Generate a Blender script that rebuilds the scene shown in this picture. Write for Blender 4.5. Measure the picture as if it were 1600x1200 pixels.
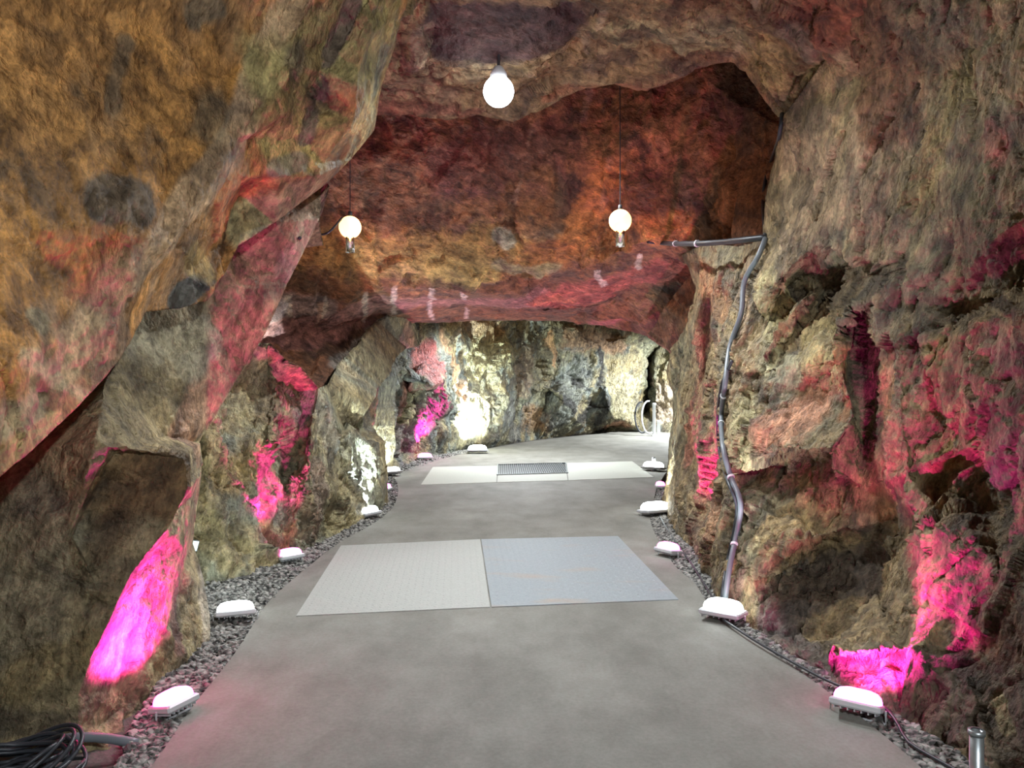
import bpy, math, random
import numpy as np
from mathutils import Vector, Matrix
from mathutils.geometry import delaunay_2d_cdt
random.seed(7); rng = np.random.default_rng(7)
for o in list(bpy.data.objects): bpy.data.objects.remove(o)
SC = bpy.context.scene; COL = SC.collection

# ------------------------------------------------------------ camera, world, exposure
F, H = 1200.0, 1.6                                   # focal length in pixels, eye height
cd = bpy.data.cameras.new('camera'); cam = bpy.data.objects.new('camera', cd); COL.objects.link(cam)
cd.sensor_width = 36; cd.lens = 36*F/1600; cd.clip_start = .05
cam.location = (0, 0, H); cam.rotation_euler = (math.pi/2, 0, 0); SC.camera = cam
W = bpy.data.worlds.new('ambient_fill'); SC.world = W; W.use_nodes = True  # even ambient light added, entering through the open end behind the camera
W.node_tree.nodes['Background'].inputs[0].default_value = (.92, .95, 1, 1)
W.node_tree.nodes['Background'].inputs[1].default_value = 1.0
SC.view_settings.view_transform = 'Standard'; SC.view_settings.look = 'None'
SC.view_settings.gamma = 1; SC.view_settings.use_curve_mapping = False
SC.view_settings.exposure = 0.0
PINK = (1, .025, .45); WHITE = (.82, .98, 1); AMBER = (1, .42, .12)
E_PINK, E_WHITE, E_AMBER, E_CEIL = 80, 45, 110, 300

def at(px, py, Y): return Vector(((px-800)/F*Y, Y, H+(600-py)/F*Y))
def fl(px, py, z=0): Y = (H-z)*F/(py-600); return Vector(((px-800)/F*Y, Y, z))

# ------------------------------------------------------------ materials
def mat(name, col, rough=.6, metal=0, emit=0, ecol=None, bump=None, var=0, alpha=None, spec=.5, trans=0):
    m = bpy.data.materials.new(name); m.use_nodes = True; n = m.node_tree.nodes; l = m.node_tree.links
    b = n['Principled BSDF']; b.inputs['Base Color'].default_value = (*col, 1)
    b.inputs['Roughness'].default_value = rough; b.inputs['Metallic'].default_value = metal
    b.inputs['Specular IOR Level'].default_value = spec; b.inputs['Transmission Weight'].default_value = trans
    if emit: b.inputs['Emission Color'].default_value = (*(ecol or col), 1); b.inputs['Emission Strength'].default_value = emit
    if var or bump:
        tc = n.new('ShaderNodeTexCoord'); no = n.new('ShaderNodeTexNoise'); no.inputs['Scale'].default_value = (bump or (25, 0))[0]; no.inputs['Detail'].default_value = 6
        l.new(tc.outputs['Object'], no.inputs['Vector'])
        if var:
            mx = n.new('ShaderNodeMix'); mx.data_type = 'RGBA'; l.new(no.outputs['Fac'], mx.inputs[0])
            mx.inputs[6].default_value = (*[c*(1-var) for c in col], 1); mx.inputs[7].default_value = (*[min(1, c*(1+var)) for c in col], 1)
            l.new(mx.outputs[2], b.inputs['Base Color'])
        if bump and bump[1]:
            bp = n.new('ShaderNodeBump'); bp.inputs['Distance'].default_value = bump[1]; bp.inputs['Strength'].default_value = .8
            l.new(no.outputs['Fac'], bp.inputs['Height']); l.new(bp.outputs[0], b.inputs['Normal'])
    return m

def rock_mat(name, rough=.62, streak=(0, 0, 1), bump=.012):
    """rock: vertex mineral colours broken up by streaky and blotchy noise, with bump"""
    m = bpy.data.materials.new(name); m.use_nodes = True; n = m.node_tree.nodes; l = m.node_tree.links
    b = n['Principled BSDF']
    at_ = n.new('ShaderNodeAttribute'); at_.attribute_name = 'rock_paint'
    tc = n.new('ShaderNodeTexCoord')
    mp = n.new('ShaderNodeMapping'); q = Vector((0, 0, 1)).rotation_difference(Vector(streak).normalized()).inverted().to_euler()
    mp.inputs['Rotation'].default_value = q; l.new(tc.outputs['Object'], mp.inputs['Vector'])
    mp2 = n.new('ShaderNodeMapping'); mp2.inputs['Scale'].default_value = (1, 1, .45); l.new(mp.outputs[0], mp2.inputs['Vector'])
    def noise(sc, det, vec, ro=.6, dist=0):
        t = n.new('ShaderNodeTexNoise'); t.inputs['Scale'].default_value = sc; t.inputs['Detail'].default_value = det
        t.inputs['Roughness'].default_value = ro; t.inputs['Distortion'].default_value = dist; l.new(vec, t.inputs['Vector']); return t.outputs['Fac']
    def ramp(f, p0, c0, p1, c1):
        r = n.new('ShaderNodeValToRGB'); r.color_ramp.elements[0].position = p0; r.color_ramp.elements[0].color = (*c0, 1)
        r.color_ramp.elements[1].position = p1; r.color_ramp.elements[1].color = (*c1, 1); l.new(f, r.inputs[0]); return r.outputs[0]
    def mul(a, c, f=1.0, mode='MULTIPLY'):
        x = n.new('ShaderNodeMix'); x.data_type = 'RGBA'; x.blend_type = mode; x.inputs[0].default_value = f
        l.new(a, x.inputs[6]); l.new(c, x.inputs[7]); return x.outputs[2]
    fs = noise(15, 7, mp2.outputs[0], .6, .1); fb = noise(3.5, 8, tc.outputs['Object'], .62, .8); ff = noise(60, 6, mp2.outputs[0], .7)
    c = mul(at_.outputs['Color'], ramp(fs, .32, (.46, .43, .39), .62, (1.30, 1.28, 1.24)))
    c = mul(c, ramp(fb, .34, (.52, .50, .50), .64, (1.32, 1.25, 1.08)))
    c = mul(c, ramp(ff, .30, (.76, .75, .74), .62, (1.14, 1.13, 1.12)))
    vo = n.new('ShaderNodeTexVoronoi'); vo.feature = 'DISTANCE_TO_EDGE'; vo.inputs['Scale'].default_value = 2.6
    nz = n.new('ShaderNodeMix'); nz.data_type = 'VECTOR'; nz.inputs[0].default_value = .35
    nc = n.new('ShaderNodeTexNoise'); nc.inputs['Scale'].default_value = 4; nc.inputs['Detail'].default_value = 6; l.new(tc.outputs['Object'], nc.inputs['Vector'])
    l.new(mp2.outputs[0], nz.inputs[4]); l.new(nc.outputs['Color'], nz.inputs[5]); l.new(nz.outputs[1], vo.inputs['Vector'])
    c = mul(c, ramp(vo.outputs['Distance'], .0, (.34, .29, .25), .016, (1, 1, 1)), .28)
    l.new(c, b.inputs['Base Color'])
    b.inputs['Roughness'].default_value = rough; b.inputs['Specular IOR Level'].default_value = .45
    ad = n.new('ShaderNodeMath'); ad.operation = 'MULTIPLY_ADD'; ad.inputs[1].default_value = .3; l.new(ff, ad.inputs[0]); l.new(fs, ad.inputs[2])
    ad2 = n.new('ShaderNodeMath'); ad2.operation = 'MULTIPLY_ADD'; ad2.inputs[1].default_value = 1.1; l.new(fb, ad2.inputs[0]); l.new(ad.outputs[0], ad2.inputs[2])
    prev = ad2.outputs[0]
    for sc_, wt in ((6, .9), (17, .5)):
        v2 = n.new('ShaderNodeTexVoronoi'); v2.feature = 'F1'; v2.inputs['Scale'].default_value = sc_; l.new(nz.outputs[1], v2.inputs['Vector'])
        q2 = n.new('ShaderNodeMath'); q2.operation = 'MULTIPLY_ADD'; q2.inputs[1].default_value = -wt; l.new(v2.outputs['Distance'], q2.inputs[0]); l.new(prev, q2.inputs[2]); prev = q2.outputs[0]
        c3 = n.new('ShaderNodeRGBToBW'); l.new(v2.outputs['Color'], c3.inputs[0]); c = mul(c, ramp(c3.outputs[0], .15, (.80, .79, .78), .85, (1.14, 1.13, 1.12)))
    l.new(c, b.inputs['Base Color']); ad2 = q2
    bp = n.new('ShaderNodeBump'); bp.inputs['Distance'].default_value = bump*3; bp.inputs['Strength'].default_value = 1
    l.new(ad2.outputs[0], bp.inputs['Height']); l.new(bp.outputs[0], b.inputs['Normal'])
    return m

# ------------------------------------------------------------ numpy noise
def _h(i, j, k, s):
    x = (i.astype(np.int64)*73856093) ^ (j.astype(np.int64)*19349663) ^ (k.astype(np.int64)*83492791) ^ (s*2654435761)
    x = (x ^ (x >> 13))*1274126177 & 0xffffffff; x = (x ^ (x >> 16))*2246822519 & 0xffffffff; x ^= x >> 15
    return (x & 0xffffff)/float(0xffffff)
def vnoise(p, s=0):
    f = np.floor(p).astype(np.int64); t = p-f; t = t*t*t*(t*(t*6-15)+10); r = 0
    for a in (0, 1):
        for b in (0, 1):
            for c in (0, 1):
                w = (t[:, 0] if a else 1-t[:, 0])*(t[:, 1] if b else 1-t[:, 1])*(t[:, 2] if c else 1-t[:, 2])
                r = r+w*_h(f[:, 0]+a, f[:, 1]+b, f[:, 2]+c, s)
    return r*2-1
def fbm(p, o=4, s=0, g=.5):
    r = 0; a = 1.0; n = 0
    for i in range(o): r = r+a*vnoise(p*(2**i)+i*7.3, s+i); n += a; a *= g
    return r/n
def facet(p, s=0, step=.5, tilt=1.0):
    """every Worley cell gets its own flat, tilted face: broken rock"""
    f = np.floor(p).astype(np.int64); best = np.full(len(p), 9e9); out = np.zeros(len(p))
    for a in (-1, 0, 1):
        for b in (-1, 0, 1):
            for c in (-1, 0, 1):
                i, j, k = f[:, 0]+a, f[:, 1]+b, f[:, 2]+c
                q = np.stack([i+_h(i, j, k, s+1), j+_h(i, j, k, s+2), k+_h(i, j, k, s+3)], 1); d = p-q; dd = (d*d).sum(1)
                v = step*(_h(i, j, k, s+4)*2-1)+tilt*(d[:, 0]*(_h(i, j, k, s+5)*2-1)+d[:, 1]*(_h(i, j, k, s+6)*2-1)+d[:, 2]*(_h(i, j, k, s+7)*2-1))
                m = dd < best; best[m] = dd[m]; out[m] = v[m]
    return out
def cracks(p, s=0, width=.08):
    """narrow grooves along the borders of Worley cells"""
    f = np.floor(p).astype(np.int64); a1 = np.full(len(p), 9e9); a2 = a1.copy()
    for a in (-1, 0, 1):
        for b in (-1, 0, 1):
            for c in (-1, 0, 1):
                i, j, k = f[:, 0]+a, f[:, 1]+b, f[:, 2]+c
                q = np.stack([i+_h(i, j, k, s+1), j+_h(i, j, k, s+2), k+_h(i, j, k, s+3)], 1); dd = np.sqrt(((p-q)**2).sum(1))
                a2 = np.minimum(a2, np.maximum(a1, dd)); a1 = np.minimum(a1, dd)
    return np.clip(1-(a2-a1)/width, 0, 1)
def basis(v):
    z = np.array(v, float); z /= np.linalg.norm(z); x = np.cross(z, [0.2, 1, .1]); x /= np.linalg.norm(x); return np.stack([x, np.cross(z, x), z], 0)

# ------------------------------------------------------------ rock sheets
def subdivide(V, T, metric):
    for _ in range(14):
        E = np.sort(np.concatenate([T[:, [0, 1]], T[:, [1, 2]], T[:, [2, 0]]]), 1)
        key = E[:, 0].astype(np.int64)*len(V)+E[:, 1]; u, idx, inv = np.unique(key, return_index=True, return_inverse=True); inv = inv.ravel()
        U = E[idx]; long = metric(V, U)
        if not long.any(): break
        mid = np.full(len(U), -1); mid[long] = len(V)+np.arange(long.sum()); V = np.concatenate([V, (V[U[long, 0]]+V[U[long, 1]])/2])
        n = len(T); M = np.stack([mid[inv[:n]], mid[inv[n:2*n]], mid[inv[2*n:]]], 1); k = (M >= 0).sum(1); out = [T[k == 0]]
        a, b, c = T.T; x, y, z = M.T
        s = k == 3; out += [np.stack(q, 1)[s] for q in ((a, x, z), (x, b, y), (z, y, c), (x, y, z))]
        for r in range(3):
            a, b, c = np.roll(T, -r, 1).T; x, y, z = np.roll(M, -r, 1).T
            s = (k == 1) & (x >= 0); out += [np.stack(q, 1)[s] for q in ((a, x, c), (x, b, c))]
            s = (k == 2) & (z < 0); out += [np.stack(q, 1)[s] for q in ((x, b, y), (a, x, y), (a, y, c))]
        T = np.concatenate(out)
    return V, T
def inside(poly, x, y):
    c = False; n = len(poly)
    for i in range(n):
        x1, y1 = poly[i]; x2, y2 = poly[i-1]
        if (y1 > y) != (y2 > y) and x < (x2-x1)*(y-y1)/(y2-y1)+x1: c = not c
    return c
def G(px, py, z=-.15): Y = H*F/(py-600); return (px, py+(-z)*F/Y, Y)        # a point of the rock's foot, just under the ground
def vnormals(P, T):
    n = np.cross(P[T[:, 1]]-P[T[:, 0]], P[T[:, 2]]-P[T[:, 0]]); N = np.zeros_like(P)
    for i in range(3): np.add.at(N, T[:, i], n)
    return N/(np.linalg.norm(N, axis=1)[:, None]+1e-12)
def mesh_obj(name, P, T, m, kind='structure', col=None, smooth=True, parent=None):
    me = bpy.data.meshes.new(name); me.vertices.add(len(P)); me.vertices.foreach_set('co', np.asarray(P, np.float32).ravel())
    T = np.asarray(T, np.int32); me.loops.add(T.size); me.loops.foreach_set('vertex_index', T.ravel())
    me.polygons.add(len(T)); me.polygons.foreach_set('loop_start', np.arange(len(T), dtype=np.int32)*T.shape[1]); me.update(calc_edges=True); me.validate()
    if col is not None:
        a = me.color_attributes.new('rock_paint', 'FLOAT_COLOR', 'POINT'); a.data.foreach_set('color', np.concatenate([col, np.ones((len(col), 1))], 1).astype(np.float32).ravel())
    me.polygons.foreach_set('use_smooth', [smooth]*len(me.polygons)); me.materials.append(m)
    o = bpy.data.objects.new(name, me); COL.objects.link(o)
    if kind: o['kind'] = kind
    if parent: o.parent = parent
    return o
def sheet(name, m, outline, ridges, base, stains_and_light=(), streak=(0, 0, 1), amp=1.0, res=5.5, cell=.45, seed=1, wrap=.8, flat=(), gain=1.35, stretch=.45):
    pts = []; idx = {}; edges = []
    def add(p):
        k = (round(p[0], 1), round(p[1], 1))
        if k not in idx: idx[k] = len(pts); pts.append(p)
        return idx[k]
    ol = [add(p) for p in outline]; edges += [(ol[i], ol[(i+1) % len(ol)]) for i in range(len(ol))]
    for r in ridges:
        q = [add(p) for p in r]; edges += list(zip(q[:-1], q[1:]))
    vs, es, fs, ov, _, _ = delaunay_2d_cdt([Vector(p[:2]) for p in pts], edges, [], 0, 1e-4)
    Yv = []
    for i, v in enumerate(vs):
        if ov[i]: Yv.append(pts[ov[i][0]][2])
        else:
            d = [((v.x-p[0])**2+(v.y-p[1])**2, p[2]) for p in pts]; d.sort(); w = [1/(a+1) for a, _ in d[:3]]; Yv.append(sum(a*b[1] for a, b in zip(w, d))/sum(w))
    poly = [p[:2] for p in outline]; T = []
    for f in fs:
        cx = sum(vs[i].x for i in f)/3; cy = sum(vs[i].y for i in f)/3
        if inside(poly, cx, cy): T.append(f)
    T = np.array(T); P = np.array([at(v.x, v.y, y) for v, y in zip(vs, Yv)])
    n = np.cross(P[T[:, 1]]-P[T[:, 0]], P[T[:, 2]]-P[T[:, 0]]); c = P[T].mean(1)-np.array([0, 0, H]); T[(n*c).sum(1) > 0] = T[(n*c).sum(1) > 0][:, ::-1]
    def metric(V, U):
        a, b = V[U[:, 0]], V[U[:, 1]]; ya, yb = a[:, 1], b[:, 1]
        pa = np.stack([800+a[:, 0]/ya*F, 600-(a[:, 2]-H)/ya*F], 1); pb = np.stack([800+b[:, 0]/yb*F, 600-(b[:, 2]-H)/yb*F], 1)
        mx = (pa+pb)/2; off = (mx[:, 0] < -60) | (mx[:, 0] > 1660) | (mx[:, 1] < -60) | (mx[:, 1] > 1260)
        L = np.maximum(np.linalg.norm(pa-pb, axis=1), .4*np.linalg.norm(a-b, axis=1)*F/((ya+yb)/2))
        return L > np.where(off, 34, res)
    P, T = subdivide(P, T, metric)
    # stain and painted-light anchors are found on the undisplaced surface, then live in world space
    PX = np.stack([800+P[:, 0]/P[:, 1]*F, 600-(P[:, 2]-H)/P[:, 1]*F], 1)
    def anchor(q): i = np.argmin(((PX-np.array(q))**2).sum(1)); return P[i]
    R = basis(streak); S = (P@R.T)*np.array([1, 1, .42]); N = vnormals(P, T)
    for _ in range(2):
        A = N.copy()
        for i in range(3): np.add.at(A, T[:, i], N[T[:, (i+1) % 3]]+N[T[:, (i+2) % 3]])
        N = A/(np.linalg.norm(A, axis=1)[:, None]+1e-12)
    far = np.clip(P[:, 1]/6, .7, 2.2)
    wob = np.stack([fbm(P*1.7, 4, seed+k*11) for k in range(3)], 1)*.07*far[:, None]
    Q = (P+wob*1.5)@R.T*np.array([1, 1, stretch])
    calm = np.ones(len(P)); ed = np.full(len(P), 9e9); poly_ = np.array(poly)
    for i in range(len(poly_)):
        a, b = poly_[i-1], poly_[i]; w = b-a; tt = np.clip(((PX-a)@w)/(w@w), 0, 1); ed = np.minimum(ed, np.linalg.norm(PX-a-tt[:, None]*w, axis=1))
    ed = .22+.78*np.clip(ed/45, 0, 1)**.8
    for (q, r, k) in flat:
        A = anchor(q); d = np.linalg.norm(P-A, axis=1)/(r*A[1]/F); calm = np.minimum(calm, k+(1-k)*np.clip((d-.7)/.6, 0, 1))
    d = facet(Q/cell, seed, .28, .55)*.16*calm+facet(Q/(cell*.33)+5, seed+20, .35, .6)*.045*calm
    d = d+facet(P/(cell*.12)+2, seed+25, .3, .6)*.014*(.4+.6*calm)+fbm(P*2.2, 5, seed+3)*.07*calm+fbm(S*7, 5, seed+5, .62)*.034*(.45+.55*calm)
    d = d-np.abs(fbm(S*3.1+9, 4, seed+8))*.06*calm
    Q3 = Q+np.stack([fbm(P*5, 3, seed+90+k) for k in range(3)], 1)*.12; ck = np.clip(fbm(P*1.3+4, 3, seed+97)*3+.5, 0, 1)
    d = d-cracks(Q3/(cell*.8)+3, seed+11, .09)*.055*ck*(.3+.7*calm)-cracks(Q3/(cell*.3)+8, seed+12, .14)*.022*(.3+.7*calm)
    d = d*amp*far**.6*ed; wob = wob*ed[:, None]
    # colour: minerals, plus light and shade painted in
    base = [np.array(b) for b in base]; t1 = np.clip(.5+1.3*fbm(P*1.1+3, 5, seed+31, .6), 0, 1)[:, None]; t2 = np.clip(.5+1.8*fbm(S*2.2+1, 5, seed+41, .6), 0, 1)[:, None]
    C = base[0]*(1-t1)+base[1]*t1
    if len(base) > 2: k = np.clip((t2-.55)*2.5, 0, 1); C = C*(1-k)+base[2]*k
    if len(base) > 3: k = np.clip((fbm(P*2.6+13, 5, seed+51, .6)-.16)*7, 0, .85)[:, None]; C = C*(1-k)+base[3]*k
    wn = fbm(P*3.4, 5, seed+61, .6)*.9+fbm(S*9, 4, seed+63, .6)*.45
    for st in stains_and_light:
        a, b, r, c = st[0], st[1], st[2], np.array(st[3]); sft = st[4] if len(st) > 4 else .35; op = st[5] if len(st) > 5 else .9
        pts_ = [a] if b is None else ([a, b] if not isinstance(b, list) else [a]+b); A = [anchor(q) for q in pts_]; dd = np.full(len(P), 9e9)
        if len(A) == 1: dd = np.linalg.norm(P-A[0], axis=1)
        for u, v in zip(A[:-1], A[1:]):
            w = v-u; tt = np.clip(((P-u)@w)/(w@w+1e-9), 0, 1); dd = np.minimum(dd, np.linalg.norm(P-u-tt[:, None]*w, axis=1))
        rad = r*np.mean([q[1] for q in A])/F
        k = (np.clip((1-dd/rad+wn*min(1, sft*2))/max(sft, .05)+.3, 0, 1)*op)[:, None]; C = C*(1-k)+c*k
    P2 = P+N*d[:, None]+wob
    # thickness: every rim is carried back into the rock
    E = np.concatenate([T[:, [0, 1]], T[:, [1, 2]], T[:, [2, 0]]]); O3 = np.concatenate([T[:, 2], T[:, 0], T[:, 1]])
    key = np.sort(E, 1); key = key[:, 0].astype(np.int64)*len(P)+key[:, 1]; _, fi, ct = np.unique(key, return_index=True, return_counts=True)
    B = fi[ct == 1]; inw = np.zeros_like(P)
    for e, o3 in zip(E[B], O3[B]):
        t_ = PX[e[1]]-PX[e[0]]; v = np.array([-t_[1], t_[0]]); v *= np.sign(v@(PX[o3]-PX[e[0]])) or 1; v = np.array([v[0], 0, -v[1]]); v /= np.linalg.norm(v)+1e-9; inw[e[0]] += v; inw[e[1]] += v
    bv = np.unique(E[B]); inw[bv] /= np.linalg.norm(inw[bv], axis=1)[:, None]+1e-9
    prev = {v: v for v in bv}; PP = [P2]; CC = [C]; TT = [T]; n0 = len(P2)
    for s in (.12, .35, .7, 1.0):
        ray = P[bv]-np.array([0, 0, H]); ray /= np.linalg.norm(ray, axis=1)[:, None]
        new = P2[bv]+(ray*s+inw[bv]*(s*.7+.05*min(1, s*3)))*wrap+np.stack([fbm(P[bv]*3+s*5, 3, seed+k) for k in range(3)], 1)*.04*s
        PP.append(new); CC.append(C[bv]); cur = {v: n0+i for i, v in enumerate(bv)}; n0 += len(bv)
        q = [];
        for a, b in E[B]: q += [(prev[b], prev[a], cur[a]), (prev[b], cur[a], cur[b])]
        TT.append(np.array(q)); prev = cur
    o = mesh_obj(name, np.concatenate(PP), np.concatenate(TT), m, col=np.clip(np.concatenate(CC)*gain, .008, .9))
    return o

# mineral colours
ORANGE = (.36, .19, .065); RUST = (.27, .105, .035); OLIVE = (.33, .27, .13); YELL = (.46, .38, .17); GREY = (.27, .26, .20)
SLATE = (.12, .125, .115); BLUE = (.15, .17, .19); TAN = (.40, .29, .17); MAUVE = (.34, .19, .14); DARK = (.055, .045, .035)
BROWN = (.20, .12, .055); PALE = (.50, .47, .36); REDB = (.27, .085, .05); GREEN = (.27, .29, .21); DKOL = (.15, .135, .085); PURP = (.10, .055, .05)

M_L = rock_mat('streaked_ochre_rock', .62, (-.5, .3, -.8)); M_R = rock_mat('rough_brown_rock', .66, (-.15, .2, -1), .016)
M_C = rock_mat('rusty_roof_rock', .6, (.9, .2, -.3)); M_B = rock_mat('wet_grey_green_rock', .5, (-.25, .1, -1), .02)

# ---- near left: the overhanging ochre slab
sheet('wall_left', M_L,
 [(-350,-300,2.3),(150,-300,3.0),(450,-300,3.6),(720,-300,4.2),(660,-60,4.4),(640,0,4.5),(618,70,4.6),(598,130,4.7),(585,205,4.8),(548,250,4.75),(512,285,4.7),(470,318,4.6),(430,348,4.5),(372,385,4.3),(350,430,4.2),(325,470,4.1),(280,482,3.95),(228,488,3.7),(190,560,3.45),(125,635,3.15),(60,695,2.9),(0,745,2.7),(-350,980,2.0)],
 [[(440,-300,3.55),(470,0,3.95),(410,120,3.87),(365,220,3.78),(320,310,3.66),(250,400,3.5),(180,490,3.3),(110,580,3.05),(40,670,2.8)],
  [(520,-300,3.7),(500,-20,3.95),(450,100,3.92),(400,205,3.9),(372,270,3.95),(330,350,3.95),(290,430,3.9),(228,488,3.7)],
  [(560,-60,4.2),(528,60,4.3),(515,110,4.28),(495,160,4.4),(470,215,4.35),(440,270,4.25)],
  [(600,-60,4.2),(575,60,4.3),(560,130,4.32),(545,190,4.45),(500,255,4.5)],
  [(372,270,3.95),(392,272,4.1),(440,270,4.25),(500,275,4.5),(548,250,4.75)],
  [(392,272,4.1),(375,310,4.35),(352,380,4.3),(332,450,4.1)],[(450,170,4.05),(395,215,4.0)],
  [(0,0,2.9),(200,150,3.35),(300,60,3.62)],[(0,370,2.75),(150,350,3.12),(270,250,3.52)],[(20,560,2.68),(100,470,3.02)]],
 [(.36,.215,.10),(.43,.235,.08),(.33,.225,.14),(.20,.135,.08)],
 [((60,60),(330,40),90,ORANGE,.6,.6),((380,130),(330,260),30,(.46,.24,.06),.4,.8),((470,0),[(412,120),(357,240),(245,400),(110,570)],38,(.40,.30,.205),.22,.92),
  ((450,130),(610,20),70,(.34,.31,.15),.4,.92),((560,230),(600,60),40,(.40,.37,.17),.4,.85),((420,200),(440,230),26,(.38,.34,.16),.4,.8),((440,240),(560,200),38,YELL,.4,.8),((470,310),(390,360),40,(.36,.34,.20),.3,.9),((500,90),(430,180),34,(.22,.15,.07),.4,.7),
  ((555,0),[(530,70),(505,140),(475,215)],13,(.13,.10,.09),.2,.9),((470,95),None,38,(.17,.14,.11),.4,.7),((600,80),(588,140),14,(.30,.34,.27),.3,.8),
  ((378,290),[(350,380),(330,440)],9,(.17,.09,.035),.15,.95),((160,310),(215,330),38,(.10,.095,.085),.35,.85),((330,170),(320,190),38,(.13,.115,.085),.4,.75),((330,5),(300,20),25,(.12,.11,.09),.35,.8),
  ((175,165),(200,70),20,(.14,.12,.09),.4,.7),((90,625),(60,610),26,(.12,.075,.035),.3,.8),((40,560),(150,630),16,(.48,.43,.30),.4,.6),((0,660),(60,640),34,(.38,.34,.24),.4,.8),((0,720),(90,660),26,(.44,.37,.19),.3,.8),
  ((60,500),None,22,(.33,.31,.22),.3,.8),((280,470),(312,445),22,(.11,.125,.135),.15,.95),((300,400),(320,420),24,YELL,.3,.6),((200,440),(130,560),26,(.40,.31,.19),.4,.7),((430,260),(470,250),14,(.17,.17,.16),.3,.7)],
 streak=(-.5,.3,-.8), amp=.42, seed=3, cell=.5, flat=[((180,250),330,.35),((470,310),90,.4)])
# ---- near left: lower slab, notch, and the buttress the pink light climbs
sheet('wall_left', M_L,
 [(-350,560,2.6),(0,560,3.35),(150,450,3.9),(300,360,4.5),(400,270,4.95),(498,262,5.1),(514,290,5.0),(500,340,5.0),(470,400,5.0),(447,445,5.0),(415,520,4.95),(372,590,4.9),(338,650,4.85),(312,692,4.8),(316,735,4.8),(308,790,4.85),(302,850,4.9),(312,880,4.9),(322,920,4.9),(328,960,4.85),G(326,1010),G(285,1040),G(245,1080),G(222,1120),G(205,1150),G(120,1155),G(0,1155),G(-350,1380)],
 [[(430,350,4.75),(365,392,4.7),(332,480,4.6),(292,600,4.45),(262,688,4.3)],[(205,470,4.2),(180,560,4.0),(60,700,3.6),(0,745,3.52),(-350,900,2.5)],
  [(148,690,3.42),(262,688,4.3),(308,697,4.5),(300,706,4.3),(165,701,3.45),(148,690,3.42)],
  [(165,701,3.45),(112,835,3.44),(120,836,3.54),(212,880,3.57),(268,802,3.62),(298,762,3.66),(290,716,3.64),(172,712,3.56),(120,836,3.54)],
  [(300,706,4.3),(304,735,4.5),(300,768,4.0)],
  [(298,762,3.66),(262,822,3.6),(215,888,3.57),(185,940,3.55),(150,1010,3.5),(128,1080,3.48),(120,1135,3.47)],
  [(302,775,4.6),(288,860,4.3),(264,920,4.18),(252,985,4.12),(240,1040,4.08),(238,1068,4.05)],[(308,790,4.85),(290,900,4.55),(285,960,4.55)],
  [(0,900,3.52),(112,835,3.46)],[(0,1000,3.52),(60,1080,3.48)]],
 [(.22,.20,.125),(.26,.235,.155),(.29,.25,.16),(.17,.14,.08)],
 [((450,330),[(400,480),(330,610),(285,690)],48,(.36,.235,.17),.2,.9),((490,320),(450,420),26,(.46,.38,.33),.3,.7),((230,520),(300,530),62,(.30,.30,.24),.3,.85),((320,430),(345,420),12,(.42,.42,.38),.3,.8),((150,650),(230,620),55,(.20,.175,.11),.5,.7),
  ((180,760),(270,760),60,(.145,.095,.05),.35,.9),((170,850),(250,750),30,(.12,.08,.045),.4,.6),((40,800),(60,1000),80,(.17,.165,.125),.5,.8),((150,1000),(40,1060),36,(.2,.165,.08),.5,.6),((100,1130),(0,1130),26,(.10,.09,.07),.4,.7),  # notch recess darkened: its shade is painted into the colour
  ((225,900),(180,1020),34,(.62,.46,.40),.2,.8),((290,880),(280,1000),22,(.22,.13,.12),.3,.9),((320,900),(322,1000),14,(.38,.36,.33),.3,.8),((318,790),(314,820),8,(.6,.62,.36),.2,.9)],  # pink light streak and lit yellow rock painted into the colour
 streak=(-.45,.2,-.85), amp=.42, seed=9, cell=.42, flat=[((60,900),170,.08),((20,1050),130,.1),((230,560),120,.2),((210,790),85,.12),((210,940),60,.4)])
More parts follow.
